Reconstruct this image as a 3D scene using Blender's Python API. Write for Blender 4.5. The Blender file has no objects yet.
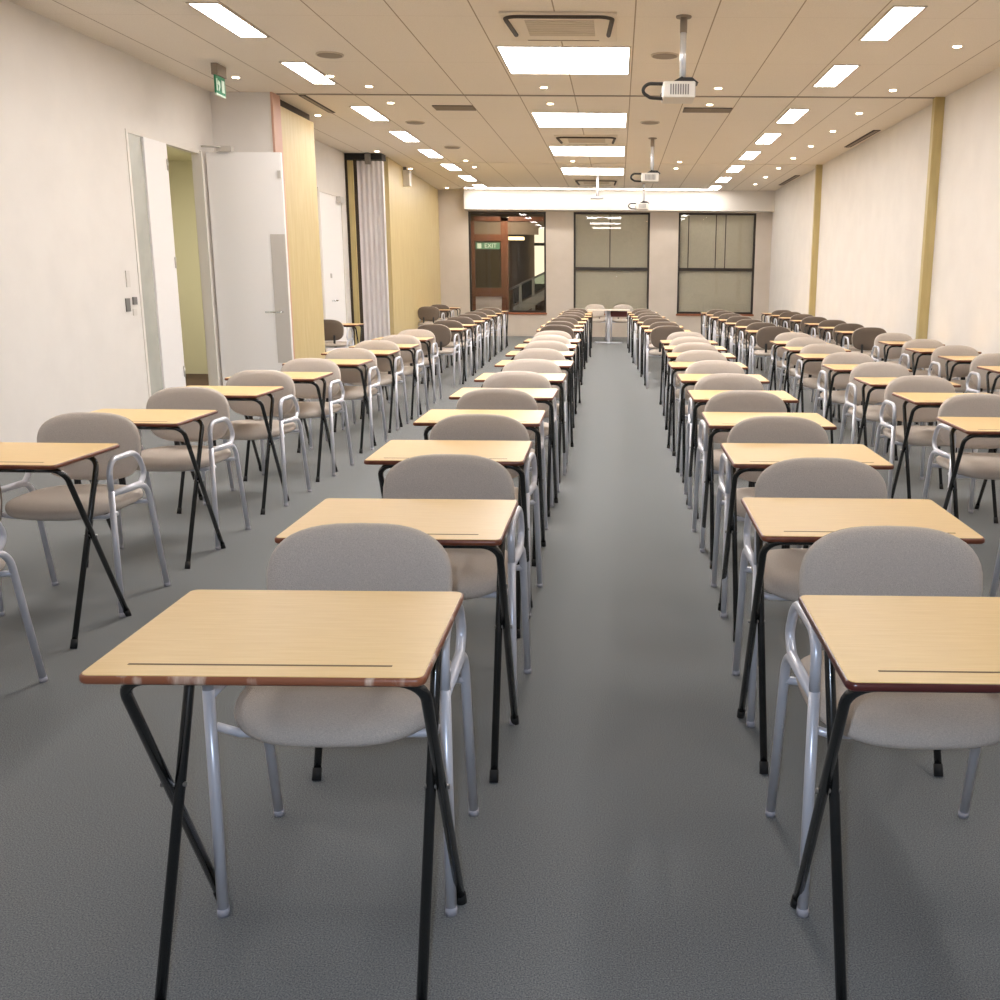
import bpy, bmesh, math, random
from mathutils import Vector, Matrix
random.seed(7)
PI = math.pi
sc = bpy.context.scene
col = sc.collection

# ------------------------------------------------------------------ materials
def new_mat(name):
    m = bpy.data.materials.new(name); m.use_nodes = True
    nt = m.node_tree; b = nt.nodes['Principled BSDF']
    return m, nt, b
def lin(r, g, b):
    f = lambda c: (c/255/12.92) if c/255 <= .04045 else ((c/255+.055)/1.055)**2.4
    return (f(r), f(g), f(b), 1)
def plain(name, c, rough=.5, metal=0., spec=.5, coat=0.):
    m, nt, b = new_mat(name)
    b.inputs['Base Color'].default_value = lin(*c)
    b.inputs['Roughness'].default_value = rough
    b.inputs['Metallic'].default_value = metal
    b.inputs['Specular IOR Level'].default_value = spec
    b.inputs['Coat Weight'].default_value = coat
    return m
def noisy(name, c1, c2, scale, rough=.6, stretch=(1, 1, 1), bump=0., detail=4., spec=.5, bscale=None, metal=0., lo=.35, hi=.65):
    m, nt, b = new_mat(name)
    tc = nt.nodes.new('ShaderNodeTexCoord'); mp = nt.nodes.new('ShaderNodeMapping')
    mp.inputs['Scale'].default_value = stretch
    nz = nt.nodes.new('ShaderNodeTexNoise'); nz.inputs['Scale'].default_value = scale; nz.inputs['Detail'].default_value = detail
    cr = nt.nodes.new('ShaderNodeValToRGB')
    cr.color_ramp.elements[0].position = lo; cr.color_ramp.elements[1].position = hi
    cr.color_ramp.elements[0].color = lin(*c1); cr.color_ramp.elements[1].color = lin(*c2)
    L = nt.links.new
    L(tc.outputs['Object'], mp.inputs['Vector']); L(mp.outputs['Vector'], nz.inputs['Vector'])
    L(nz.outputs['Fac'], cr.inputs['Fac']); L(cr.outputs['Color'], b.inputs['Base Color'])
    b.inputs['Roughness'].default_value = rough; b.inputs['Specular IOR Level'].default_value = spec
    b.inputs['Metallic'].default_value = metal
    if bump:
        n2 = nt.nodes.new('ShaderNodeTexNoise'); n2.inputs['Scale'].default_value = bscale or scale
        bp = nt.nodes.new('ShaderNodeBump'); bp.inputs['Strength'].default_value = bump; bp.inputs['Distance'].default_value = .004
        L(mp.outputs['Vector'], n2.inputs['Vector']); L(n2.outputs['Fac'], bp.inputs['Height']); L(bp.outputs['Normal'], b.inputs['Normal'])
    return m
def emit(name, c, s):
    m = bpy.data.materials.new(name); m.use_nodes = True; nt = m.node_tree
    nt.nodes.clear(); e = nt.nodes.new('ShaderNodeEmission'); o = nt.nodes.new('ShaderNodeOutputMaterial')
    e.inputs['Color'].default_value = lin(*c); e.inputs['Strength'].default_value = s
    nt.links.new(e.outputs[0], o.inputs[0]); return m
def glass(name, tint=(255, 255, 255), ior=1.5, rough=0.):
    m = bpy.data.materials.new(name); m.use_nodes = True; nt = m.node_tree; nt.nodes.clear()
    t = nt.nodes.new('ShaderNodeBsdfTransparent'); t.inputs[0].default_value = lin(*tint)
    g = nt.nodes.new('ShaderNodeBsdfGlossy'); g.inputs['Roughness'].default_value = rough
    f = nt.nodes.new('ShaderNodeFresnel'); f.inputs['IOR'].default_value = ior
    mx = nt.nodes.new('ShaderNodeMixShader'); o = nt.nodes.new('ShaderNodeOutputMaterial')
    L = nt.links.new; L(f.outputs[0], mx.inputs[0]); L(t.outputs[0], mx.inputs[1]); L(g.outputs[0], mx.inputs[2]); L(mx.outputs[0], o.inputs[0])
    return m

M = {}
M['carpet'] = noisy('carpet', (82, 85, 88), (141, 143, 142), 290, .95, bump=.4, detail=3, spec=.1, lo=.3, hi=.7)
for k_ in ('carpet',):
    b_ = M[k_].node_tree.nodes['Principled BSDF']; b_.inputs['Sheen Weight'].default_value = .1; b_.inputs['Sheen Roughness'].default_value = .5
M['wall'] = noisy('wall_paint', (226, 221, 215), (230, 225, 219), 3, .85, spec=.2)
M['wall_far'] = noisy('dimmed_wall_paint', (206, 195, 182), (211, 200, 188), 3, .85, spec=.2)  # same wall paint, darkened in colour for the weaker light at the far end
M['fabric'] = noisy('seat_fabric', (186, 175, 165), (210, 199, 188), 420, .95, bump=.5, spec=.15, lo=.3, hi=.7)
M['back_fabric'] = noisy('back_panel_fabric', (108, 96, 86), (126, 113, 102), 420, .95, bump=.4, spec=.15, lo=.3, hi=.7)
M['silver'] = plain('silver_paint', (212, 213, 221), .3, .25)
M['black'] = plain('black_gloss', (14, 15, 15), .22, 0, .6, .3)
M['rubber'] = plain('black_rubber', (22, 22, 22), .7)
M['grey_rubber'] = plain('grey_rubber', (176, 174, 182), .6)
M['bracket'] = plain('black_steel', (25, 24, 23), .5)
M['bolt'] = plain('bolt_steel', (150, 150, 150), .3, .9)
M['laminate'] = noisy('beech_laminate', (229, 192, 128), (235, 200, 137), 26, .33, stretch=(.35, 6, 6), detail=5, spec=.5)
M['groove'] = plain('groove_painted_shade', (112, 84, 52), .7)  # shade of the pencil groove, put into the colour of a flat strip
M['edge'] = noisy('brown_edge', (104, 52, 34), (132, 74, 48), 30, .3, spec=.5)
M['edge_red'] = plain('dark_red_edge', (82, 34, 30), .28)
M['edge_worn'] = noisy('worn_brown_edge', (142, 84, 56), (226, 200, 178), 22, .35, stretch=(1, 1, .3), lo=.56, hi=.72)
M['veneer'] = noisy('birch_veneer', (206, 184, 132), (214, 194, 144), 5, .42, stretch=(3, 3, .4), detail=5)
M['olive'] = noisy('veneer_strip', (186, 168, 116), (196, 178, 126), 6, .5, stretch=(3, 3, .4))
M['pink_wood'] = plain('pink_timber', (208, 164, 142), .5)
M['white_door'] = plain('white_door', (243, 240, 238), .4)
M['trim'] = plain('white_trim', (226, 220, 212), .5)
M['alu'] = plain('brushed_metal', (204, 200, 194), .3, .6)
M['chrome'] = plain('chrome', (228, 231, 234), .12, 1.)
M['bright_pole'] = plain('polished_pole', (232, 234, 238), .22, .35)
M['dark_metal'] = plain('dark_bronze', (52, 44, 38), .45, .3)
M['brown_wood'] = noisy('brown_timber', (104, 60, 40), (124, 76, 52), 8, .4, stretch=(4, 4, .5))
M['sill'] = noisy('sill_timber', (142, 84, 56), (160, 98, 66), 8, .4, stretch=(.5, 4, 4))
M['pleat'] = noisy('pleat_vinyl', (214, 208, 208), (221, 216, 215), 4, .5)
M['blind'] = noisy('blind_cloth', (226, 218, 200), (232, 224, 206), 30, .9, spec=.1)
M['white_plastic'] = plain('white_plastic', (214, 208, 200), .4)
M['grey_plastic'] = plain('grey_plastic', (120, 116, 112), .5)
M['black_plastic'] = plain('black_plastic', (32, 30, 28), .5)
M['grille'] = plain('grille_grey', (150, 136, 120), .6)
M['fascia'] = plain('cassette_fascia', (228, 216, 198), .6)
M['intake'] = plain('intake_grille', (206, 192, 172), .6)
M['slot'] = plain('slot_dark', (70, 60, 50), .8)
M['panel_paint'] = plain('ceiling_panel_paint', (205, 192, 174), .6)
M['green'] = plain('sign_green', (40, 132, 92), .5)
M['lobby_green'] = plain('lobby_sign_green', (96, 142, 116), .5)
M['pale'] = plain('sign_pale', (222, 240, 226), .5)
M['lobby_wall'] = plain('lobby_wall', (120, 106, 92), .8)
M['lobby_floor'] = plain('lobby_floor', (120, 80, 56), .6)
M['corridor'] = plain('corridor_paint', (216, 211, 182), .8)
M['corridor_floor'] = plain('corridor_carpet', (84, 66, 54), .9)
M['stair_glass'] = glass('stair_glass', (190, 198, 192), 1.3)
M['stair_steel'] = plain('stair_steel', (150, 150, 142), .4, .3)
M['white_panel'] = plain('white_panel', (214, 204, 198), .6)
M['table_top'] = plain('table_white', (226, 214, 200), .35)
M['burgundy'] = plain('burgundy_panel', (120, 62, 56), .6)
M['glass'] = glass('window_glass', (250, 250, 248), 1.45)
M['frosted'] = noisy('frosted_glass', (176, 176, 166), (188, 188, 178), 3, .25, spec=.6)
M['lamp'] = emit('lamp_diffuser', (255, 250, 247), 27.)
M['spot'] = emit('downlight_lens', (255, 232, 200), 28.)
M['wash'] = emit('cove_lamp', (255, 248, 242), 24.)
M['lobby_lamp'] = emit('lobby_lamp', (255, 226, 170), 3.)
M['daylight'] = emit('lobby_window_light', (255, 240, 205), 1.4)

# ceiling tiles: long seams every 0.615 m and faint butt joints
def ceiling_mat():
    m, nt, b = new_mat('ceiling_tile'); L = nt.links.new
    tc = nt.nodes.new('ShaderNodeTexCoord'); sp = nt.nodes.new('ShaderNodeSeparateXYZ'); L(tc.outputs['Object'], sp.inputs[0])
    def math_(op, a, bb):
        n = nt.nodes.new('ShaderNodeMath'); n.operation = op
        for i, v in enumerate((a, bb)):
            if isinstance(v, (int, float)): n.inputs[i].default_value = v
            else: L(v, n.inputs[i])
        return n.outputs[0]
    def line(o, period, off, w):
        a = math_('ADD', o, 100*period-off+period/2); f = math_('MODULO', a, period); d = math_('ABSOLUTE', math_('SUBTRACT', f, period/2), 0)
        return math_('LESS_THAN', d, w)
    s = line(sp.outputs['X'], .615, .11, .0055)
    j = math_('MULTIPLY', line(sp.outputs['Y'], 1.73, 11.9, .003), .35)
    fac = math_('MAXIMUM', s, j)
    nz = nt.nodes.new('ShaderNodeTexNoise'); nz.inputs['Scale'].default_value = 130; L(tc.outputs['Object'], nz.inputs['Vector'])
    cr = nt.nodes.new('ShaderNodeValToRGB'); cr.color_ramp.elements[0].position = .3; cr.color_ramp.elements[1].position = .7
    cr.color_ramp.elements[0].color = lin(231, 220, 205); cr.color_ramp.elements[1].color = lin(242, 232, 218); L(nz.outputs['Fac'], cr.inputs['Fac'])
    mx = nt.nodes.new('ShaderNodeMix'); mx.data_type = 'RGBA'
    L(fac, mx.inputs[0]); L(cr.outputs['Color'], mx.inputs[6]); mx.inputs[7].default_value = lin(176, 158, 136)
    L(mx.outputs[2], b.inputs['Base Color']); b.inputs['Roughness'].default_value = .9; b.inputs['Specular IOR Level'].default_value = .1
    return m
M['ceiling'] = ceiling_mat()

# ------------------------------------------------------------------ mesh helpers
def box(bm, x0, x1, y0, y1, z0, z1, bev=0.):
    vs = [bm.verts.new((x, y, z)) for x in (x0, x1) for y in (y0, y1) for z in (z0, z1)]
    fs = [(0, 1, 3, 2), (4, 6, 7, 5), (0, 4, 5, 1), (2, 3, 7, 6), (0, 2, 6, 4), (1, 5, 7, 3)]
    faces = [bm.faces.new([vs[i] for i in f]) for f in fs]
    if bev:
        es = list({e for f in faces for e in f.edges})
        bmesh.ops.bevel(bm, geom=es, offset=bev, segments=2, profile=.5, affect='EDGES')
def prism(bm, pts, axis, a0, a1):
    """extrude a 2D outline along axis 0/1/2"""
    def co(p, a):
        c = [p[0], p[1]]; c.insert(axis, a); return c
    A = [bm.verts.new(co(p, a0)) for p in pts]; B = [bm.verts.new(co(p, a1)) for p in pts]
    n = len(pts)
    bm.faces.new(A); bm.faces.new(B[::-1])
    for i in range(n): bm.faces.new((A[i], B[i], B[(i+1) % n], A[(i+1) % n]))
def loft(bm, rings, closed=False, caps=True, smooth=True):
    R = [[bm.verts.new(c) for c in r] for r in rings]; n = len(R[0])
    pairs = list(zip(R, R[1:])) + ([(R[-1], R[0])] if closed else [])
    for a, b in pairs:
        for i in range(n):
            f = bm.faces.new((a[i], a[(i+1) % n], b[(i+1) % n], b[i])); f.smooth = smooth
    if caps and not closed:
        bm.faces.new(R[0][::-1]).smooth = smooth; bm.faces.new(R[-1]).smooth = smooth
def fillet(pts, rads, seg=6):
    P = [Vector(p) for p in pts]; out = [P[0]]
    for i in range(1, len(P)-1):
        r = rads[i-1] if isinstance(rads, (list, tuple)) else rads
        a = (P[i-1]-P[i]); b = (P[i+1]-P[i]); la, lb = a.length, b.length; a.normalize(); b.normalize()
        ang = a.angle(b); t = min(r/math.tan(ang/2), la*.49, lb*.49); r2 = t*math.tan(ang/2)
        c = P[i]+(a+b).normalized()*(r2/math.sin(ang/2))
        s = P[i]+a*t-c; e = P[i]+b*t-c; tot = s.angle(e)
        ax = s.cross(e).normalized() if tot > 1e-5 else Vector((0, 0, 1))
        for k in range(seg+1):
            out.append(c+Matrix.Rotation(tot*k/seg, 3, ax) @ s)
    out.append(P[-1]); return out
def tube(bm, pts, r, n=10, r_end=None):
    P = [Vector(p) for p in pts]
    Q = [P[0]]
    for p in P[1:]:
        if (p-Q[-1]).length > 1e-5: Q.append(p)
    P = Q; m = len(P)
    T = [(P[min(i+1, m-1)]-P[max(i-1, 0)]).normalized() for i in range(m)]
    u = T[0].orthogonal().normalized(); rings = []
    for i in range(m):
        if i: u = (T[i-1].rotation_difference(T[i]) @ u)
        u = (u-T[i]*u.dot(T[i])).normalized(); v = T[i].cross(u)
        rr = r if r_end is None else r+(r_end-r)*i/(m-1)
        rings.append([P[i]+(u*math.cos(2*PI*k/n)+v*math.sin(2*PI*k/n))*rr for k in range(n)])
    loft(bm, rings)
def disc(bm, x, y, z0, z1, r, n=20):
    loft(bm, [[(x+r*math.cos(2*PI*k/n), y+r*math.sin(2*PI*k/n), z) for k in range(n)] for z in (z0, z1)], smooth=False)
def rrect(w, d, r, n=5):
    o = []
    for cx, cy, a0 in ((w/2-r, d/2-r, 0), (-w/2+r, d/2-r, 90), (-w/2+r, -d/2+r, 180), (w/2-r, -d/2+r, 270)):
        for k in range(n+1):
            a = math.radians(a0+90*k/n); o.append((cx+r*math.cos(a), cy+r*math.sin(a)))
    return o
def superell(w, d, e, n=36):
    o = []
    for k in range(n):
        t = 2*PI*k/n; c, s = math.cos(t), math.sin(t)
        o.append((w/2*math.copysign(abs(c)**(2/e), c), d/2*math.copysign(abs(s)**(2/e), s)))
    return o
def mesh(name, bm, mat):
    bmesh.ops.recalc_face_normals(bm, faces=bm.faces)
    me = bpy.data.meshes.new(name); bm.to_mesh(me); bm.free()
    me.materials.append(mat); return me
def obj(name, bm, mat, parent=None):
    o = bpy.data.objects.new(name, mesh(name, bm, mat)); col.objects.link(o)
    if parent: o.parent = parent
    return o
def boxobj(name, dims, mat, parent=None, bev=0.):
    bm = bmesh.new(); box(bm, *dims, bev=bev); return obj(name, bm, mat, parent)
def tag(o, label, cat, group=None):
    o['label'] = label; o['category'] = cat
    if group: o['group'] = group
    return o
def thing(name, label, cat, loc=(0, 0, 0), rz=0., group=None):
    o = bpy.data.objects.new(name, None); col.objects.link(o); o.empty_display_size = .1
    o.location = loc; o.rotation_euler = (0, 0, rz); return tag(o, label, cat, group)
def struct(name, bm, mat, parent=None):
    o = obj(name, bm, mat, parent)
    if not parent: o['kind'] = 'structure'
    return o
def structbox(name, dims, mat, parent=None, bev=0.):
    bm = bmesh.new(); box(bm, *dims, bev=bev); return struct(name, bm, mat, parent)
def dup(root):
    r = root.copy(); col.objects.link(r)
    for ch in root.children:
        c = ch.copy(); col.objects.link(c); c.parent = r
        for g in ch.children:
            d = g.copy(); col.objects.link(d); d.parent = c
    return r
ORD = ['first', 'second', 'third', 'fourth', 'fifth', 'sixth', 'seventh', 'eighth', 'ninth', 'tenth']

# ------------------------------------------------------------------ room shell
XL, XR, YN, YF, ZC = -4.53, 3.58, -3.0, 24.5, 3.36
structbox('floor', (XL-2.4, XR+.1, YN-.1, YF+.1, -.12, 0), M['carpet'])
structbox('ceiling', (XL-.1, XR+.1, YN-.1, YF+.1, ZC, ZC+.1), M['ceiling'])
structbox('wall_right', (XR, XR+.1, YN, YF, 0, ZC), M['wall'])
structbox('wall_near', (XL-.1, XR+.1, YN-.1, YN, 0, ZC), M['wall'])
bm = bmesh.new()
box(bm, XL-.1, XL, YN, 9.72, 0, ZC); box(bm, XL-.1, XL, 9.72, 11.42, 2.68, ZC); box(bm, XL-.1, XL, 11.42, YF, 0, ZC)
struct('wall_left', bm, M['wall'])
# far wall with three openings
W = [(-3.53, -1.71), (-1.06, .73), (1.40, 3.21)]; WZ0, WZ1 = .56, 2.88
bm = bmesh.new(); x = XL
for a, b in W:
    box(bm, x, a, YF, YF+.18, 0, ZC); box(bm, a, b, YF, YF+.18, 0, WZ0); box(bm, a, b, YF, YF+.18, WZ1, ZC); x = b
box(bm, x, XR+.1, YF, YF+.18, 0, ZC)
struct('wall_far', bm, M['wall_far'])
structbox('trim_1', (-3.57, XR, 24.18, YF, 2.905, ZC), M['trim'])         # bulkhead over the windows
structbox('baseboard_far', (-4.2, XR, YF-.015, YF, 0, .1), M['wall_far'])
structbox('baseboard_right', (XR-.012, XR, YN, YF, 0, .1), M['wall'])
structbox('baseboard_left', (XL, XL+.012, YN, 9.7, 0, .1), M['wall'])
# left side: stub wall, veneered pier, recess, folding partition, veneered wall
structbox('wall_stub', (XL, -3.86, 11.82, 11.95, 0, ZC), M['wall'])
structbox('trim_2', (-3.86, -3.835, 11.80, 12.06, 0, ZC), M['pink_wood'])
bm = bmesh.new(); box(bm, XL, -3.86, 12.06, 13.42, 0, 3.27, .004); struct('wall_pier', bm, M['veneer'])
structbox('trim_3', (XL, -3.9, 12.07, 13.40, 3.27, ZC), M['slot'])  # dark block standing in for the shade in the gap above the pier
bm = bmesh.new(); prism(bm, [(XL, 17.95), (-3.93, 17.95), (-4.22, YF), (XL, YF)], 2, 0, ZC); struct('wall_veneer', bm, M['veneer'])
# partition tracks in the ceiling and posts on the right wall
for i, y in enumerate((11.92, 18.75)):
    structbox('trim_%d' % (4+i), (-3.82 if i == 0 else -3.9, XR, y-.03, y+.03, ZC-.006, ZC+.02), M['ceiling'] if i else M['grille'])
    structbox('trim_%d' % (6+i), (3.475, XR, y-.05, y+.05, 0, ZC), M['olive'])

# ------------------------------------------------------------------ left door set
d1 = structbox('door_1', (-4.56, -4.51, 10.03, 10.53, 0, 2.66), M['white_door'])
bm = bmesh.new()
box(bm, -4.60, -4.522, 9.71, 9.75, 0, 2.69); box(bm, -4.60, -4.50, 11.37, 11.42, 0, 2.69); box(bm, -4.60, -4.522, 9.75, 11.37, 2.66, 2.69)
struct('door_frame', bm, M['trim'], d1)
structbox('glass_pane', (-4.55, -4.53, 9.75, 10.03, 0, 2.66), M['frosted'], d1)
bm = bmesh.new()
for z in (.35, 1.45, 2.4): tube(bm, [(-4.50, 10.50, z), (-4.50, 10.50, z+.11)], .009, 8)
struct('hinge', bm, M['alu'], d1)
d2 = structbox('door_2', (-4.49, -3.675, 11.47, 11.515, .01, 2.69), M['white_door'], bev=.003)
structbox('push_plate', (-3.84, -3.68, 11.463, 11.472, .42, 1.83), M['alu'], d2)
bm = bmesh.new(); tube(bm, fillet([(-3.75, 11.47, .985), (-3.75, 11.41, .985), (-3.93, 11.41, .985)], .015), .009, 8); struct('door_handle', bm, M['chrome'], d2)
bm = bmesh.new(); tube(bm, [(-4.50, 11.37, 2.735), (-4.32, 11.42, 2.735), (-4.30, 11.49, 2.735)], .011, 8); box(bm, -4.36, -4.2, 11.43, 11.52, 2.69, 2.75); struct('door_closer', bm, M['alu'], d2)
structbox('door_latch', (-3.72, -3.685, 11.455, 11.49, 2.42, 2.5), M['alu'], d2)
# corridor beyond the opening
bm = bmesh.new()
box(bm, -6.6, -6.5, 8.5, 14.5, 0, 2.9); box(bm, -6.5, -4.63, 14.4, 14.5, 0, 2.9); box(bm, -6.5, -4.63, 8.5, 8.6, 0, 2.9); box(bm, -6.6, -4.63, 8.5, 14.5, 2.9, 3.0)
struct('wall_corridor', bm, M['corridor'])
structbox('floor_corridor', (-6.5, -4.63, 8.6, 14.4, 0, .005), M['corridor_floor'])
# recess door
d3 = structbox('door_3', (XL, XL+.02, 15.75, 16.98, .01, 2.62), M['white_door'], bev=.002)
bm = bmesh.new(); box(bm, XL, XL+.035, 15.69, 15.75, 0, 2.68); box(bm, XL, XL+.035, 16.98, 17.04, 0, 2.68); box(bm, XL, XL+.035, 15.75, 16.98, 2.62, 2.68)
struct('door_frame', bm, M['trim'], d3)
bm = bmesh.new(); tube(bm, fillet([(XL+.02, 16.2, 1.0), (XL+.07, 16.2, 1.0), (XL+.07, 16.36, 1.0)], .012), .01, 8); struct('door_handle', bm, M['chrome'], d3)
structbox('door_closer', (XL+.02, XL+.09, 16.72, 16.95, 2.53, 2.62), M['alu'], d3)
structbox('lock', (XL+.02, XL+.03, 16.18, 16.24, 1.35, 1.42), M['alu'], d3)

# wall plates by the glass sidelight
p = thing('light_switch', 'pair of small grey switch plates on the white left wall beside the glass strip', 'light switch', (XL, 9.5, 1.1))
boxobj('switch_plate', (0, .012, -.09, -.01, -.05, .07), M['grey_plastic'], p, .002)
boxobj('rocker', (0, .018, .05, .12, .01, .08), M['grey_plastic'], p, .002)
boxobj('lower_plate', (0, .01, .04, .11, -.09, -.03), M['white_plastic'], p, .002)
p = boxobj('wall_plate', (XL, XL+.01, 9.46, 9.53, 1.27, 1.42), M['white_plastic'], None, .002)
tag(p, 'small white vertical plate on the left wall above the grey switches', 'wall plate')

# ------------------------------------------------------------------ folding partition stack at the recess
t = thing('folding_partition', 'grey pleated folding partition stacked against the left wall beside the recess', 'partition', (-4.2, 17.5, 0))
bm = bmesh.new(); n = 11; pts = []
for i in range(n):
    xx = -.13+.42*i/(n-1); pts.append((xx, -.02 if i % 2 else -.085))
fp = [Vector((a, b, 0)) for a, b in pts]; fp = fillet(fp, .018, 3)
outl = [(q.x, q.y) for q in fp]+[(.29, .04), (-.13, .04)]
prism(bm, outl, 2, .02, 3.24); obj('pleated_curtain', bm, M['pleat'], t)
o = boxobj('end_post', (-.28, -.19, -.12, .2, .02, 3.24), M['olive'], t, .004); o['label'] = 'olive timber end post'
bm = bmesh.new(); box(bm, -.325, -.28, -.1, .2, .02, 3.26); box(bm, -.19, -.135, -.07, .2, .02, 3.26)
o = obj('seal_strip', bm, M['slot'], t); o['label'] = 'dark seal strips beside the post'
boxobj('head_track', (-.325, .29, -.1, .2, 3.26, 3.355), M['black_plastic'], t)
bm = bmesh.new(); box(bm, .03, .11, -.19, -.1, 3.18, 3.355, .004); obj('track_trolley', bm, M['grey_plastic'], t)
# boxed sensor on the veneered wall
t = thing('wall_speaker', 'small white box speaker mounted high on the birch veneer wall', 'speaker', (-4.0, 19.55, 3.0))
boxobj('speaker_body', (-.02, .13, -.09, .09, .02, .3), M['white_plastic'], t, .01)
boxobj('bracket', (-.02, .06, -.03, .03, .29, .36), M['grey_plastic'], t)

# ------------------------------------------------------------------ far windows
for i, (a, b) in enumerate(W):
    bm = bmesh.new(); f = .045
    box(bm, a, a+f, YF+.02, YF+.10, WZ0, WZ1); box(bm, b-f, b, YF+.02, YF+.10, WZ0, WZ1)
    box(bm, a+f, b-f, YF+.02, YF+.10, WZ1-f, WZ1); box(bm, a+f, b-f, YF+.02, YF+.10, WZ0, WZ0+f)
    if i: box(bm, a+f, b-f, YF+.01, YF+.10, 1.555, 1.625)
    w = struct('window_%d' % (i+1), bm, M['dark_metal'])
    structbox('window_sill', (a-.02, b+.02, YF-.03, YF+.03, WZ0-.045, WZ0), M['sill'], w)
    if i == 0:
        structbox('pane', (a+f, b-f, YF+.055, YF+.061, WZ0+f, WZ1-f), M['glass'], w)
    else:
        structbox('pane', (a+f, b-f, YF+.055, YF+.061, 1.625, WZ1-f), M['glass'], w)
        structbox('pane', (a+f, b-f, YF+.055, YF+.061, WZ0+f, 1.555), M['glass'], w)
        cuts = [-.205] if i == 1 else [1.645, 2.29, 2.515]
        xs = [a+.01]+cuts+[b-.01]
        for k in range(len(xs)-1):
            structbox('upper_blind', (xs[k]+(.011 if k else 0), xs[k+1]-(.011 if k < len(xs)-2 else 0), YF+.115, YF+.12, 1.5, WZ1), M['blind'], w)
        structbox('lower_blind', (a+.01, b-.01, YF+.125, YF+.13, WZ0, 1.6), M['blind'], w)
        structbox('backing', (a, b, YF+.165, YF+.175, WZ0, WZ1), M['slot'], w)
# lobby beyond the first window
structbox('floor_lobby', (-6, 1.5, YF+.18, 30, -.05, 0), M['lobby_floor'])
bm = bmesh.new(); box(bm, -6, 1.5, 29.9, 30, 0, 3.3); box(bm, -6.1, -6, YF+.18, 30, 0, 3.3); box(bm, .2, .3, YF+.18, 30, 0, 3.3); box(bm, -6, 1.5, YF+.18, 30, 3.2, 3.3)
struct('wall_lobby', bm, M['lobby_wall'])
# lobby glazed screen with a door
ld = None
bm = bmesh.new(); y0, y1 = 26.0, 26.08
for a, b, z0, z1 in ((-3.78, -3.60, 0, 2.85), (-2.94, -2.76, 0, 2.85), (-3.6, -2.94, 2.26, 2.42), (-3.6, -2.94, .9, 1.11), (-3.78, -1.2, 2.74, 2.85), (-3.6, -2.94, 0, .12)):
    box(bm, a, b, y0, y1, z0, z1)
ld = struct('door_4', bm, M['brown_wood'])
structbox('kick_panel', (-3.6, -2.94, 26.03, 26.05, .12, .9), M['white_panel'], ld)
structbox('pane', (-3.6, -2.94, 26.03, 26.036, 1.11, 2.26), M['glass'], ld)
o = structbox('transom_panel', (-3.6, -2.94, 26.03, 26.05, 2.42, 2.74), M['lobby_wall'], ld)
structbox('transom_panel', (-2.76, -2.0, 26.03, 26.05, 2.42, 2.74), M['lobby_wall'], ld)
# sign on the lobby door glass
s = thing('exit_sign', 'green EXIT sign on the glass of the brown lobby door beyond the window', 'sign', (-3.27, 26.0, 2.13))
boxobj('sign_panel', (-.3, .3, 0, .025, -.07, .09), M['lobby_green'], s)
cu = bpy.data.curves.new('sign_text', 'FONT'); cu.body = 'EXIT'; cu.size = .15; cu.align_x = 'CENTER'; cu.align_y = 'CENTER'; cu.extrude = .002
tc = bpy.data.objects.new('tmp', cu); col.objects.link(tc); bpy.context.view_layer.update()
me = bpy.data.meshes.new_from_object(tc.evaluated_get(bpy.context.evaluated_depsgraph_get())); bpy.data.objects.remove(tc)
to = bpy.data.objects.new('sign_text', me); col.objects.link(to); to.parent = s; to.location = (.07, -.003, .01); to.rotation_euler = (PI/2, 0, 0); me.materials.clear(); me.materials.append(M['pale'])
bm = bmesh.new(); box(bm, -.26, -.16, -.004, 0, -.05, .07); obj('pictogram', bm, M['pale'], s)
# staircase
t = thing('staircase', 'pale steel staircase rising to the right in the dark lobby', 'staircase', (-2.5, 27.0, 0))
bm = bmesh.new(); prism(bm, [(-.25, .42), (-.05, .42), (1.2, 1.22), (1.2, 1.42), (-.25, .62)], 1, -.03, .03); obj('stringer', bm, M['stair_steel'], t)
bm = bmesh.new(); prism(bm, [(-.25, .68), (1.2, 1.46), (1.2, 1.78), (-.25, 1.08)], 1, -.008, .008); obj('glass_balustrade', bm, M['stair_glass'], t)
bm = bmesh.new(); tube(bm, [(-.35, 0, 1.06), (1.2, 0, 1.80)], .025, 8); obj('handrail', bm, M['stair_steel'], t)
for xx in (-.06, .28): boxobj('newel', (xx-.035, xx+.035, -.035, .035, 0, 1.2+.48*(xx+.06)), M['stair_steel'], t)
for k in range(8): boxobj('tread', (-.2+.18*k, .02+.18*k, .03, 1.1, .46+.115*k, .50+.115*k), M['grey_plastic'], t)
bm = bmesh.new(); box(bm, -2.4, -1.9, 29.7, 29.9, 1.2, 2.75); lw = struct('window_lobby', bm, M['daylight'])
structbox('mullion', (-2.4, -1.9, 29.67, 29.7, 2.26, 2.34), M['dark_metal'], lw)
o = boxobj('lobby_light', (-3.0, -2.55, 27.9, 28.2, 2.36, 2.44), M['lobby_lamp'], None, .005); tag(o, 'warm glowing strip lamp in the dark lobby right of the brown door', 'lamp')
o.location.z = 0
boxobj('hanging_bracket', (-2.8, -2.75, 28.02, 28.08, 2.44, 3.2), M['dark_metal'], o)

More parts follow.
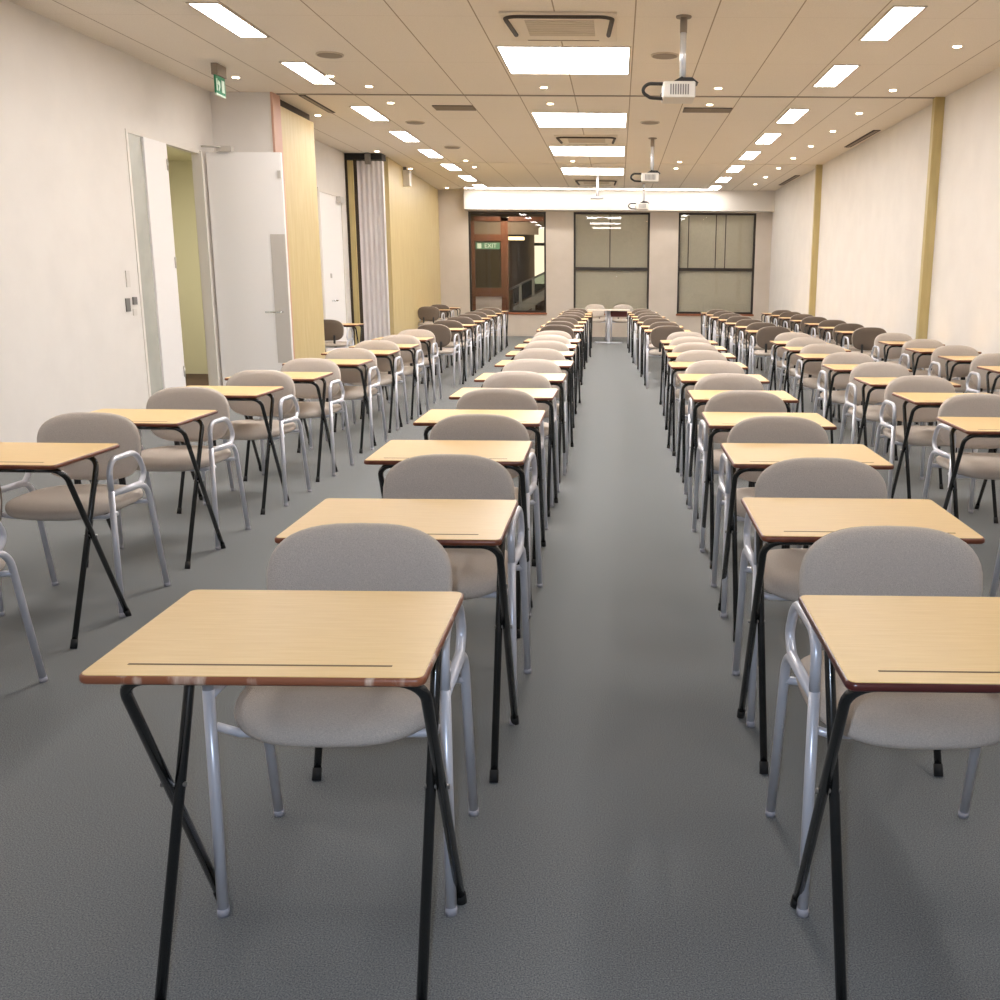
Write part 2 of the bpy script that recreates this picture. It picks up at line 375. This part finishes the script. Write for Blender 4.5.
# ------------------------------------------------------------------ ceiling fittings
def ceiling_light(x, y, w, d, label, group):
    t = thing('ceiling_light', label, 'ceiling light', (x, y, ZC), 0, group)
    bm = bmesh.new(); f = .018
    for a in ((-w/2-f, -w/2, -d/2-f, d/2+f), (w/2, w/2+f, -d/2-f, d/2+f), (-w/2, w/2, -d/2-f, -d/2), (-w/2, w/2, d/2, d/2+f)): box(bm, *a, -.008, .0)
    obj('frame', bm, M['panel_paint'], t)
    boxobj('diffuser', (-w/2, w/2, -d/2, d/2, -.005, .0), M['lamp'], t)
    return t
for i, y in enumerate((10.07, 13.7, 16.95, 20.1)):
    ceiling_light(-.5, y, 1.15, 1.17, 'large square white light panel, %s from the camera down the ceiling centre' % ORD[i], 'square ceiling lights')
for side, x in (('left', -3.1), ('right', 2.13)):
    for i, y in enumerate((8.62, 10.73, 13.27, 15.35, 17.42, 19.5, 21.6, 23.5)):
        ceiling_light(x, y, .22, 1.06 if i < 7 else .9, 'narrow oblong ceiling light, %s from the camera in the %s hand line' % (ORD[i], side), 'oblong lights on the %s side' % side)
# the same three lines of lights carry on over the camera
for y, w in ((6.6, 'just above the picture'),):
    ceiling_light(-.5, y, 1.15, 1.17, 'large square white light panel over the front desks, ' + w, 'square ceiling lights')
for side, x in (('left', -3.1), ('right', 2.13)):
    for y, w in ((6.48, 'next'), (4.35, 'second'), (2.2, 'third')):
        ceiling_light(x, y, .22, 1.06, 'narrow oblong ceiling light, %s one above the picture in the %s hand line' % (w, side), 'oblong lights on the %s side' % side)
# downlights
def downlight(x, y, label, group):
    t = thing('downlight', label, 'downlight', (x, y, ZC), 0, group)
    bm = bmesh.new(); disc(bm, 0, 0, -.005, 0, .042); obj('trim_ring', bm, M['panel_paint'], t)
    bm = bmesh.new(); disc(bm, 0, 0, -.008, -.003, .036); obj('lens', bm, M['spot'], t)
for i, y in enumerate((9.38, 11.47, 13.01, 14.55, 16.16, 17.73, 19.31, 20.99, 22.53)):
    downlight(2.9, y, 'small round downlight, %s from the camera beside the right wall' % ORD[i], 'downlights along the right wall')
for i, y in enumerate((10.95, 13.42, 17.13, 19.81, 23.95)):
    downlight(-3.92 if i != 1 else -3.80, y, 'small round downlight, %s from the camera beside the left wall' % ORD[i], 'downlights along the left wall')
for nm, x in (('inner left', -2.67), ('central', -.81), ('inner right', 1.04)):
    for i, (y, w) in enumerate(((11.41, 'in front of the near ceiling track'), (12.45, 'just past the near ceiling track'), (18.38, 'in front of the far ceiling track'), (19.45, 'just past the far ceiling track'))):
        downlight(x, y, 'small round downlight of the %s line, %s' % (nm, w), 'downlights beside the ceiling tracks')
downlight(-2.93, 10.85, 'tiny downlight touching the right edge of the second left oblong light', 'downlights beside the ceiling tracks')
# linear lamp washing the bulkhead
t = thing('cove_light', 'long narrow lamp in the ceiling washing the white bulkhead over the windows', 'ceiling light', (-.6, 23.85, ZC))
boxobj('housing', (-2.95, 2.75, -.07, .07, -.012, 0), M['panel_paint'], t)
boxobj('diffuser', (-2.9, 2.7, -.05, .05, -.02, -.012), M['wash'], t)
# air conditioning cassettes
def cassette(y, label, d=.86):
    t = thing('air_conditioner', label, 'air conditioner', (-.48, y, ZC), 0, 'ceiling cassettes')
    w = .84
    boxobj('fascia', (-w/2-.03, w/2+.03, -d/2-.03, d/2+.03, -.02, 0), M['fascia'], t, .008)
    sl = fillet([(-w/2+.04, d/2-.22, -.022), (-w/2, -d/2+.02, -.022), (w/2, -d/2+.02, -.022), (w/2-.04, d/2-.22, -.022)], .1, 6)
    bm = bmesh.new(); tube(bm, sl, .019, 8); obj('air_slot', bm, M['slot'], t)
    bm = bmesh.new(); box(bm, -w/2+.12, w/2-.12, d/2-.03, d/2-.015, -.024, -.019); obj('air_slot', bm, M['grille'], t)
    bm = bmesh.new()
    for k in range(9): box(bm, -.27, .27, -.27+.06*k, -.235+.06*k, -.024, -.02)
    obj('intake_grille', bm, M['intake'], t)
cassette(8.74, 'square air conditioner with dark rounded slots in front of the nearest big light')
cassette(15.55, 'smaller looking air conditioner between the second and third big square lights')
cassette(22.3, 'air conditioner beyond the fourth big square light, nearest the bulkhead', 1.2)
for x, y, lab in ((-2.65, 9.84, 'round grey ceiling speaker beside the second left oblong light'), (.40, 9.8, 'round grey ceiling speaker just left of the nearest projector pole'),
                  (-2.68, 13.96, 'round grey ceiling speaker right of the third left oblong light'), (.39, 13.84, 'round grey ceiling speaker in front of the second projector pole'), (-2.61, 16.55, 'round grey ceiling speaker right of the fourth left oblong light')):
    t = thing('ceiling_speaker', lab, 'ceiling speaker', (x, y, ZC), 0, 'round ceiling speakers')
    bm = bmesh.new(); disc(bm, 0, 0, -.012, 0, .125, 28); obj('rim', bm, M['panel_paint'], t)
    bm = bmesh.new(); disc(bm, 0, 0, -.016, -.01, .112, 28); obj('grille', bm, M['grille'], t)
def vent(x0, x1, y0, y1, name, lab, slats=4, grp=None):
    t = thing(name, lab, 'vent', ((x0+x1)/2, (y0+y1)/2, ZC), 0, grp); w, d = x1-x0, y1-y0
    boxobj('backing', (-w/2, w/2, -d/2, d/2, -.006, 0), M['slot'], t)
    bm = bmesh.new()
    if w > d:
        for k in range(slats): yy = -d/2+d*(k+.5)/slats; box(bm, -w/2, w/2, yy-d/slats*.25, yy+d/slats*.25, -.012, -.004)
    else:
        for k in range(slats): xx = -w/2+w*(k+.5)/slats; box(bm, xx-w/slats*.22, xx+w/slats*.22, -d/2, d/2, -.012, -.004)
    obj('louvre_slats', bm, M['grille'], t)
vent(-2.22, -1.74, 12.62, 12.95, 'ceiling_vent', 'slatted ceiling vent just past the near ceiling track, left of centre', 5, 'slatted ceiling vents')
vent(.76, 1.33, 12.68, 13.0, 'ceiling_vent', 'slatted ceiling vent just past the near ceiling track, behind the first projector', 5, 'slatted ceiling vents')
vent(-3.60, -3.52, 11.98, 13.2, 'linear_vent', 'thin dark slot vent in the ceiling beside the birch veneer pier', 1, 'slot vents along the walls')
vent(3.42, 3.52, 14.43, 16.24, 'linear_vent', 'dark slot vent along the right wall between the two wall posts', 1, 'slot vents along the walls')
vent(3.42, 3.52, 20.6, 22.7, 'linear_vent', 'dark slot vent along the right wall beyond the farther wall post', 1, 'slot vents along the walls')
# projectors
def projector(x, y, label):
    t = thing('projector', label, 'projector', (x, y, ZC), 0, 'ceiling projectors')
    bm = bmesh.new(); disc(bm, 0, 0, -.012, 0, .06, 18); tube(bm, [(0, 0, 0), (0, 0, -.12)], .028, 12); o = obj('ceiling_mount', bm, M['grille'], t)
    bm = bmesh.new(); tube(bm, [(0, 0, -.10), (0, 0, -.46)], .024, 14); obj('pole', bm, M['bright_pole'], t)
    bm = bmesh.new(); tube(bm, [(0, 0, -.44), (.03, 0, -.475)], .016, 8); prism(bm, [(-.09, -.492), (.12, -.492), (.07, -.455), (-.02, -.455)], 1, -.08, .08); obj('bracket', bm, M['black_plastic'], t)
    b = boxobj('body', (-.155, .095, -.14, .16, -.612, -.492), M['white_plastic'], t, .012)
    bm = bmesh.new(); 
    for k in range(8): box(bm, -.10+.019*k, -.09+.019*k, -.146, -.138, -.59, -.515)
    o = obj('front_grille', bm, M['grey_plastic'], b); o['label'] = 'grey vent grille'
    bm = bmesh.new(); tube(bm, [(-.13, .15, -.552), (-.13, .175, -.552)], .035, 16); obj('lens', bm, M['black_plastic'], b)
    bm = bmesh.new()
    tube(bm, fillet([(0, -.03, -.45), (-.06, -.05, -.50), (-.28, -.06, -.50), (-.32, -.06, -.56), (-.25, -.04, -.60), (-.15, 0, -.60)], [.05, .08, .04, .05], 5), .013, 8)
    o = obj('cable', bm, M['black_plastic'], t); o['label'] = 'looped black cable'
    return t
projector(.485, 8.41, 'nearest white projector hanging from a silver ceiling pole, black cable looped left')
projector(.475, 15.37, 'second white ceiling projector, smaller looking, hanging in front of the bulkhead')
projector(.5, 21.4, 'farthest ceiling projector, hanging right in front of the white bulkhead')
t = thing('ceiling_camera', 'small dark device on a short silver rod below the fourth big square light', 'ceiling device', (-.43, 20.9, ZC))
bm = bmesh.new(); tube(bm, [(0, 0, 0), (0, 0, -.3)], .024, 10); obj('rod', bm, M['bright_pole'], t)
bm = bmesh.new(); tube(bm, [(0, 0, -.24), (0, 0, -.41)], .03, 10); box(bm, -.14, .12, -.1, .1, -.45, -.405, .01); obj('device', bm, M['grey_plastic'], t)
# hanging exit sign by the left wall
t = thing('exit_sign', 'green running man sign hanging from the ceiling beside the left wall', 'sign', (-3.87, 10.36, ZC), math.radians(90))
boxobj('housing', (-.12, .12, -.03, .03, -.105, 0), M['grille'], t, .004)
boxobj('sign_panel', (-.12, .12, -.008, .008, -.27, -.105), M['green'], t)
bm = bmesh.new()
for s_ in (-1, 1):
    y0, y1 = (-.012, -.008) if s_ < 0 else (.008, .012)
    prism(bm, [(-.11, -.135), (-.085, -.135), (-.085, -.245), (-.11, -.245)], 1, y0, y1)
    prism(bm, [(.02, -.135), (.09, -.135), (.09, -.245), (.02, -.245)], 1, y0, y1)
    prism(bm, [(-.065, -.145), (-.02, -.16), (-.015, -.20), (-.045, -.245), (-.06, -.235), (-.045, -.195), (-.075, -.18)], 1, y0, y1)
obj('pictogram', bm, M['pale'], t)
boxobj('lower_edge', (-.12, .12, -.01, .01, -.285, -.27), M['pale'], t)

# ------------------------------------------------------------------ exam desk
def desk_prototype():
    t = thing('exam_desk', '', 'desk')
    DW, DD, DH, TH = .6, .495, .712, .0168
    bm = bmesh.new()
    o1 = rrect(DW-.004, DD-.004, .016); o2 = rrect(DW-.006, DD-.006, .016)
    loft(bm, [[(a, b, DH-TH+.001) for a, b in o1], [(a, b, DH-.001) for a, b in o1], [(a, b, DH) for a, b in o2]], smooth=False)
    obj('tabletop', bm, M['laminate'], t)
    bm = bmesh.new()
    ring = lambda off, z: [(a, b, z) for a, b in rrect(DW+2*off, DD+2*off, .017+off)]
    loft(bm, [ring(-.006, DH-.0012), ring(-.0008, DH-.0012), ring(.0022, DH-.0045), ring(.0026, DH-.009), ring(.0022, DH-.0135), ring(-.0008, DH-TH), ring(-.006, DH-TH)], closed=True)
    obj('edging', bm, M['edge'], t)
    boxobj('pencil_groove', (-.235, .235, -.197, -.191, DH-.002, DH+.0004), M['groove'], t)
    r = .0108; zr = DH-TH-r
    def leg(xs, yt, yb):
        bm = bmesh.new(); e = Vector((xs, yb, 0)); s = Vector((xs, yt, zr)); d = (e-s).normalized()
        tube(bm, fillet([(xs*.62, yt, zr), s, e], .055, 7), r, 12)
        o = obj('leg', bm, M['black'], t)
        bm = bmesh.new(); q = e-d*.035; tube(bm, [q, e-d*.004*0], r+.0022, 12); obj('rubber_foot', bm, M['rubber'], o)
    for xs, yt, yb in ((-.272, -.195, .165), (.272, -.195, .165), (-.25, .09, -.222), (.25, .09, -.222)): leg(xs, yt, yb)
    for xs, yt in ((.272, -.195), (.25, .09)):
        bm = bmesh.new(); tube(bm, [(-xs*.62, yt, zr), (xs*.62, yt, zr)], r, 12); obj('rail', bm, M['black'], t)
    for s in (-1, 1):
        bm = bmesh.new(); tube(bm, [(s*.238, -.043, .398), (s*.288, -.043, .398)], .0055, 8); obj('pivot_bolt', bm, M['bolt'], t)
    return t
def chair_prototype():
    t = thing('armchair', '', 'chair')
    # seat
    bm = bmesh.new(); rings = []
    for sc_, z in ((.10, .424), (.80, .424), (.93, .426), (.985, .434), (1.0, .447), (.985, .461), (.93, .471), (.78, .479), (.5, .481), (.1, .480)):
        rings.append([(a*sc_, b*sc_-.005-.0*z, z-.016*max(0, (-b*sc_-.12)/.1)**2) for a, b in superell(.476, .475, 3.1, 44)])
    loft(bm, rings); obj('seat', bm, M['fabric'], t)
    # backrest: outline in x,z ; curved in plan, leaning back
    def outline(n=44):
        o = []
        for k in range(n):
            th = 2*PI*k/n; c, s = math.cos(th), math.sin(th)
            e = 2.9 if s >= 0 else 3.3
            x = .225*math.copysign(abs(c)**(2/e), c); z = (.145 if s >= 0 else .15)*math.copysign(abs(s)**(2/e), s)
            o.append((x*(1-.06*max(0, -z/.15)), z))
        return o
    O = outline()
    def bend(x, z, h): return (x, .185+(z)*.10-.55*x*x-h, .653+z)
    def backpad(layers):
        bm = bmesh.new(); loft(bm, [[bend(a*s, b*s, h) for a, b in O] for s, h in layers]); return bm
    obj('backrest', backpad([(.97, -.001), (1., .008), (.99, .022), (.95, .032), (.8, .040), (.5, .043), (.1, .044)]), M['fabric'], t)
    obj('back_panel', backpad([(.05, -.022), (.6, -.021), (.9, -.017), (.97, -.010), (.985, -.0005)]), M['back_fabric'], t)
    R = .0125
    for s in (-1, 1):
        X = s*.2525
        bm = bmesh.new(); tube(bm, [(X, -.215, 0), (s*.2505, -.203, .53)], R, 12); l = obj('leg', bm, M['silver'], t)
        bm = bmesh.new(); tube(bm, [(X, -.215, 0), (X, -.2145, .018)], R+.0012, 12); obj('foot_cap', bm, M['grey_rubber'], l)
        bm = bmesh.new(); tube(bm, fillet([(s*.2505, -.203, .53), (s*.25, -.20, .654), (s*.25, .045, .652), (s*.25, .108, .548), (s*.25, .06, .510), (s*.2505, -.202, .515)], [.075, .12, .05, .03], 6), R-.0005, 12)
        obj('armrest', bm, M['silver'], t)
        bm = bmesh.new(); tube(bm, fillet([(s*.2505, -.13, .512), (s*.2525, .11, .502), (s*.256, .215, 0)], .085, 8), R, 12); l = obj('leg', bm, M['silver'], t)
        bm = bmesh.new(); tube(bm, [(s*.256, .215, 0), (s*.256, .2115, .018)], R+.0012, 12); obj('foot_cap', bm, M['grey_rubber'], l)
    for y, z in ((-.17, .414), (.125, .414)):
        bm = bmesh.new(); tube(bm, [(-.252, y+.0, z+.004 if y > 0 else z+.016), (-.2, y, z), (.2, y, z), (.252, y, z+.004 if y > 0 else z+.016)], .010, 10); obj('crossbar', bm, M['silver'], t)
    for s in (-1, 1):
        bm = bmesh.new()
        pts = fillet([(s*.1, .05, .42), (s*.1, .215, .42), (s*.1, .198, .58)], .05, 6)
        for w in (-.009, 0, .009): tube(bm, [p+Vector((w, 0, 0)) for p in pts], .006, 6)
        obj('back_bracket', bm, M['bracket'], t)
    return t
desk0 = desk_prototype(); chair0 = chair_prototype()
used = {'d': False, 'c': False}
def place(kind, x, y, rz, label, group, off=0., edge=None, far=False):
    src = desk0 if kind == 'd' else chair0
    o = src if not used[kind] else dup(src); used[kind] = True
    o.location = (x, y, 0); o.rotation_euler = (0, 0, rz); o['label'] = label; o['group'] = group
    if kind == 'd':
        for ch in o.children:
            n = ch.name.split('.')[0]
            if n in ('leg', 'rail', 'pivot_bolt'): ch.location.x = off
            if n == 'edging' and edge: 
                ch.data = ch.data.copy(); ch.data.materials[0] = edge
    return o
FRONT = {
 'A': dict(dx=[-2.30, -2.335, -2.35, -2.38, -2.34, -2.33, -2.34, -2.32, -2.39], dy=[2.78, 3.825, 4.9, 6.04, 7.02, 8.18, 9.28, 10.15, 11.36],
           cx=[-2.25, -2.30, -2.31, -2.28, -2.25, -2.24, -2.27, -2.25, -2.3], cy=[3.25, 4.36, 5.42, 6.45, 7.42, 8.52, 9.6, 10.52, 11.66]),
 'B': dict(dx=[-.632, -.605, -.655, -.67, -.67, -.665, -.665, -.70, -.72, -.715], dy=[1.88, 2.825, 3.985, 5.0, 6.06, 7.06, 8.22, 9.3, 10.3, 11.24],
           cx=[-.618, -.57, -.61, -.655, -.65, -.63, -.66, -.68, -.715, -.74], cy=[2.385, 3.38, 4.42, 5.49, 6.52, 7.52, 8.65, 9.72, 10.7, 11.6]),
 'C': dict(dx=[.703, .697, .74, .74, .74, .735, .72, .75, .77, .775], dy=[1.885, 2.895, 3.98, 4.99, 6.04, 7.12, 8.2, 9.25, 10.22, 11.18],
           cx=[.676, .69, .71, .70, .71, .72, .71, .735, .75, .77], cy=[2.41, 3.38, 4.44, 5.48, 6.48, 7.53, 8.6, 9.62, 10.6, 11.6]),
 'D': dict(dx=[1.87, 1.92, 1.995, 1.98, 1.97, 1.95, 1.98, 2.0], dy=[3.5, 4.88, 6.0, 6.98, 8.08, 9.25, 10.22, 11.22],
           cx=[1.815, 1.94, 1.92, 1.93, 1.92, 1.93, 1.97, 2.0], cy=[4.0, 5.42, 6.45, 7.5, 8.5, 9.62, 10.65, 11.65]),
 'E': dict(dx=[3.21, 3.235, 3.22, 3.235], dy=[8.02, 9.12, 10.14, 11.3], cx=[3.15, 3.14, 3.14, 3.15], cy=[8.5, 9.52, 10.52, 11.72]),
}
WHERE = {'A': 'leftmost column', 'B': 'column left of the aisle', 'C': 'column right of the aisle', 'D': 'second column right of aisle', 'E': 'column against the right wall'}
for c, d in FRONT.items():
    off = {'A': .034, 'B': .018, 'C': -.014, 'D': -.02, 'E': -.02}[c]
    for i in range(len(d['dx'])):
        dl = '%s exam desk from the camera, front block, %s' % (ORD[i], WHERE[c])
        cl = 'grey armchair facing us, %s from the camera, front block, %s' % (ORD[i], WHERE[c])
        k = i-1 if c in 'AD' else i          # the columns that start outside the picture
        if c in 'AD':
            sd = 'left' if c == 'A' else 'right'
            dl = '%s exam desk in line, front block, %s' % (ORD[k], WHERE[c]) if k >= 0 else 'exam desk beyond the %s picture edge, beside the nearest chairs' % sd
            cl = 'grey armchair facing us, %s in line, front block, %s' % (ORD[k], WHERE[c]) if k >= 0 else 'grey armchair cut off by the %s picture edge, only its rear leg showing' % sd
        edge = None
        if c == 'B' and i == 0: dl = 'nearest exam desk left of the aisle, its brown front edge chipped white'; edge = M['edge_worn']; cl = 'nearest grey armchair left of the aisle, behind the chipped desk'
        if c == 'C' and i == 0: dl = 'nearest exam desk right of the aisle, with a dark red edge'; edge = M['edge_red']; cl = 'nearest grey armchair right of the aisle, behind the dark red edged desk'
        j = random.uniform
        place('d', d['dx'][i], d['dy'][i], math.radians(j(-.8, .8)) if i else (0.008 if c == 'B' else 0), dl, 'exam desks of the front block', off, edge)
        place('c', d['cx'][i], d['cy'][i]-.175, math.radians(j(-2, 2)), cl, 'armchairs of the front block')
RY = [13.55, 14.72, 15.95, 17.15, 18.3, 19.5, 20.65]
for c, x0, x1 in (('A', -2.33, -2.53), ('B', -.77, -.80), ('C', .645, .49), ('D', 2.0, 1.97), ('E', 3.22, 3.2)):
    for i, y in enumerate(RY):
        x = x0+(x1-x0)*i/6+random.uniform(-.02, .02); yy = y+random.uniform(-.05, .05)
        if c == 'E': x = min(x, 3.23)
        place('d', x, yy, PI+math.radians(random.uniform(-1, 1)), '%s exam desk from the camera, rear block, %s' % (ORD[i], WHERE[c]), 'exam desks of the rear block', -.015 if c in 'AB' else .015)
        place('c', x+random.uniform(-.02, .02), yy-.33+random.uniform(-.02, .02), PI+math.radians(random.uniform(-3, 3)), 'grey armchair turned away, %s from the camera, rear block, %s' % (ORD[i], WHERE[c]), 'armchairs of the rear block')
G1, G2 = 'exam desks by the left wall', 'armchairs by the left wall'
place('d', -3.99, 14.65, PI, 'lone exam desk in the white recess behind the birch veneer pier', G1)
place('c', -4.02, 14.30, PI, 'lone grey armchair in the recess beside the birch veneer pier, back turned', G2)
place('d', -3.77, 21.25, PI, 'exam desk against the birch veneer wall near the far end', G1)
place('c', -3.82, 20.86, PI, 'grey armchair with its back turned, against the birch veneer wall near the far end', G2)
place('d', -3.80, 22.75, PI, 'farthest exam desk in the left far corner by the veneer wall', G1)
place('c', -3.86, 22.35, PI, 'farthest grey armchair in the left far corner by the veneer wall', G2)
# invigilator table and two chairs
t = thing('table', 'small white topped pedestal table at the far end of the aisle under the middle window', 'table', (-.2, 22.3, 0))
bm = bmesh.new(); o1 = rrect(.92, .6, .02); loft(bm, [[(a, b, z) for a, b in o1] for z in (.69, .715)], smooth=False); obj('tabletop', bm, M['table_top'], t)
bm = bmesh.new(); tube(bm, [(0, -.1, .02), (0, -.1, .69)], .042, 14); obj('pedestal', bm, M['silver'], t)
bm = bmesh.new(); box(bm, -.3, .3, -.14, -.06, 0, .025, .006); box(bm, -.03, .03, -.28, .28, 0, .024, .006); obj('base', bm, M['silver'], t)
o = boxobj('modesty_panel', (.05, .4, -.02, 0, .56, .69), M['burgundy'], t); o['label'] = 'dark red modesty panel'
place('c', -.52, 23.1, 0, 'grey armchair behind the far white table, on its left side', 'armchairs at the far table')
place('c', .11, 23.1, 0, 'grey armchair behind the far white table, on its right side', 'armchairs at the far table')

# ------------------------------------------------------------------ light, world, camera
w = bpy.data.worlds.new('World'); sc.world = w; w.use_nodes = True
w.node_tree.nodes['Background'].inputs[0].default_value = (.9, .95, 1, 1); w.node_tree.nodes['Background'].inputs[1].default_value = .05
def lamp(name, kind, loc, energy, color, size=.1, rot=(0, 0, 0), size_y=None):
    l = bpy.data.lights.new(name, kind); l.energy = energy; l.color = color
    if kind == 'AREA':
        l.size = size
        if size_y: l.shape = 'RECTANGLE'; l.size_y = size_y
    else: l.shadow_soft_size = size
    o = bpy.data.objects.new(name, l); col.objects.link(o); o.location = loc; o.rotation_euler = rot; return o
lamp('corridor_lamp', 'AREA', (-5.4, 12.0, 2.85), 62, (1, .95, .82), .6)
lamp('lobby_fill', 'AREA', (-2.75, 25.25, 3.12), 42, (1, .85, .65), .5)  # added fill without a fixture, brightens the front of the lobby door
lamp('camera_flash', 'POINT', (-.06, .0, 1.43), 80, (.64, .78, 1), .02)

R_ = Vector((0.999901, 0.012038, 0.007326)); D_ = Vector((0.009742, -0.214849, -0.976599)); F_ = Vector((-0.010182, 0.976573, -0.214945))
cam = bpy.data.cameras.new('Camera'); co = bpy.data.objects.new('Camera', cam); col.objects.link(co)
m = Matrix((R_, -D_, -F_)).transposed().to_4x4(); m.translation = Vector((0, 0, 1.39)); co.matrix_world = m
cam.sensor_width = 36; cam.lens = 36*1.01089; cam.shift_x = (500-605.84)/1000; cam.clip_start = .05; cam.clip_end = 100
sc.camera = co
sc.view_settings.view_transform = 'Standard'; sc.view_settings.look = 'None'; sc.view_settings.gamma = 1; sc.view_settings.exposure = 0
sc.view_settings.use_curve_mapping = False
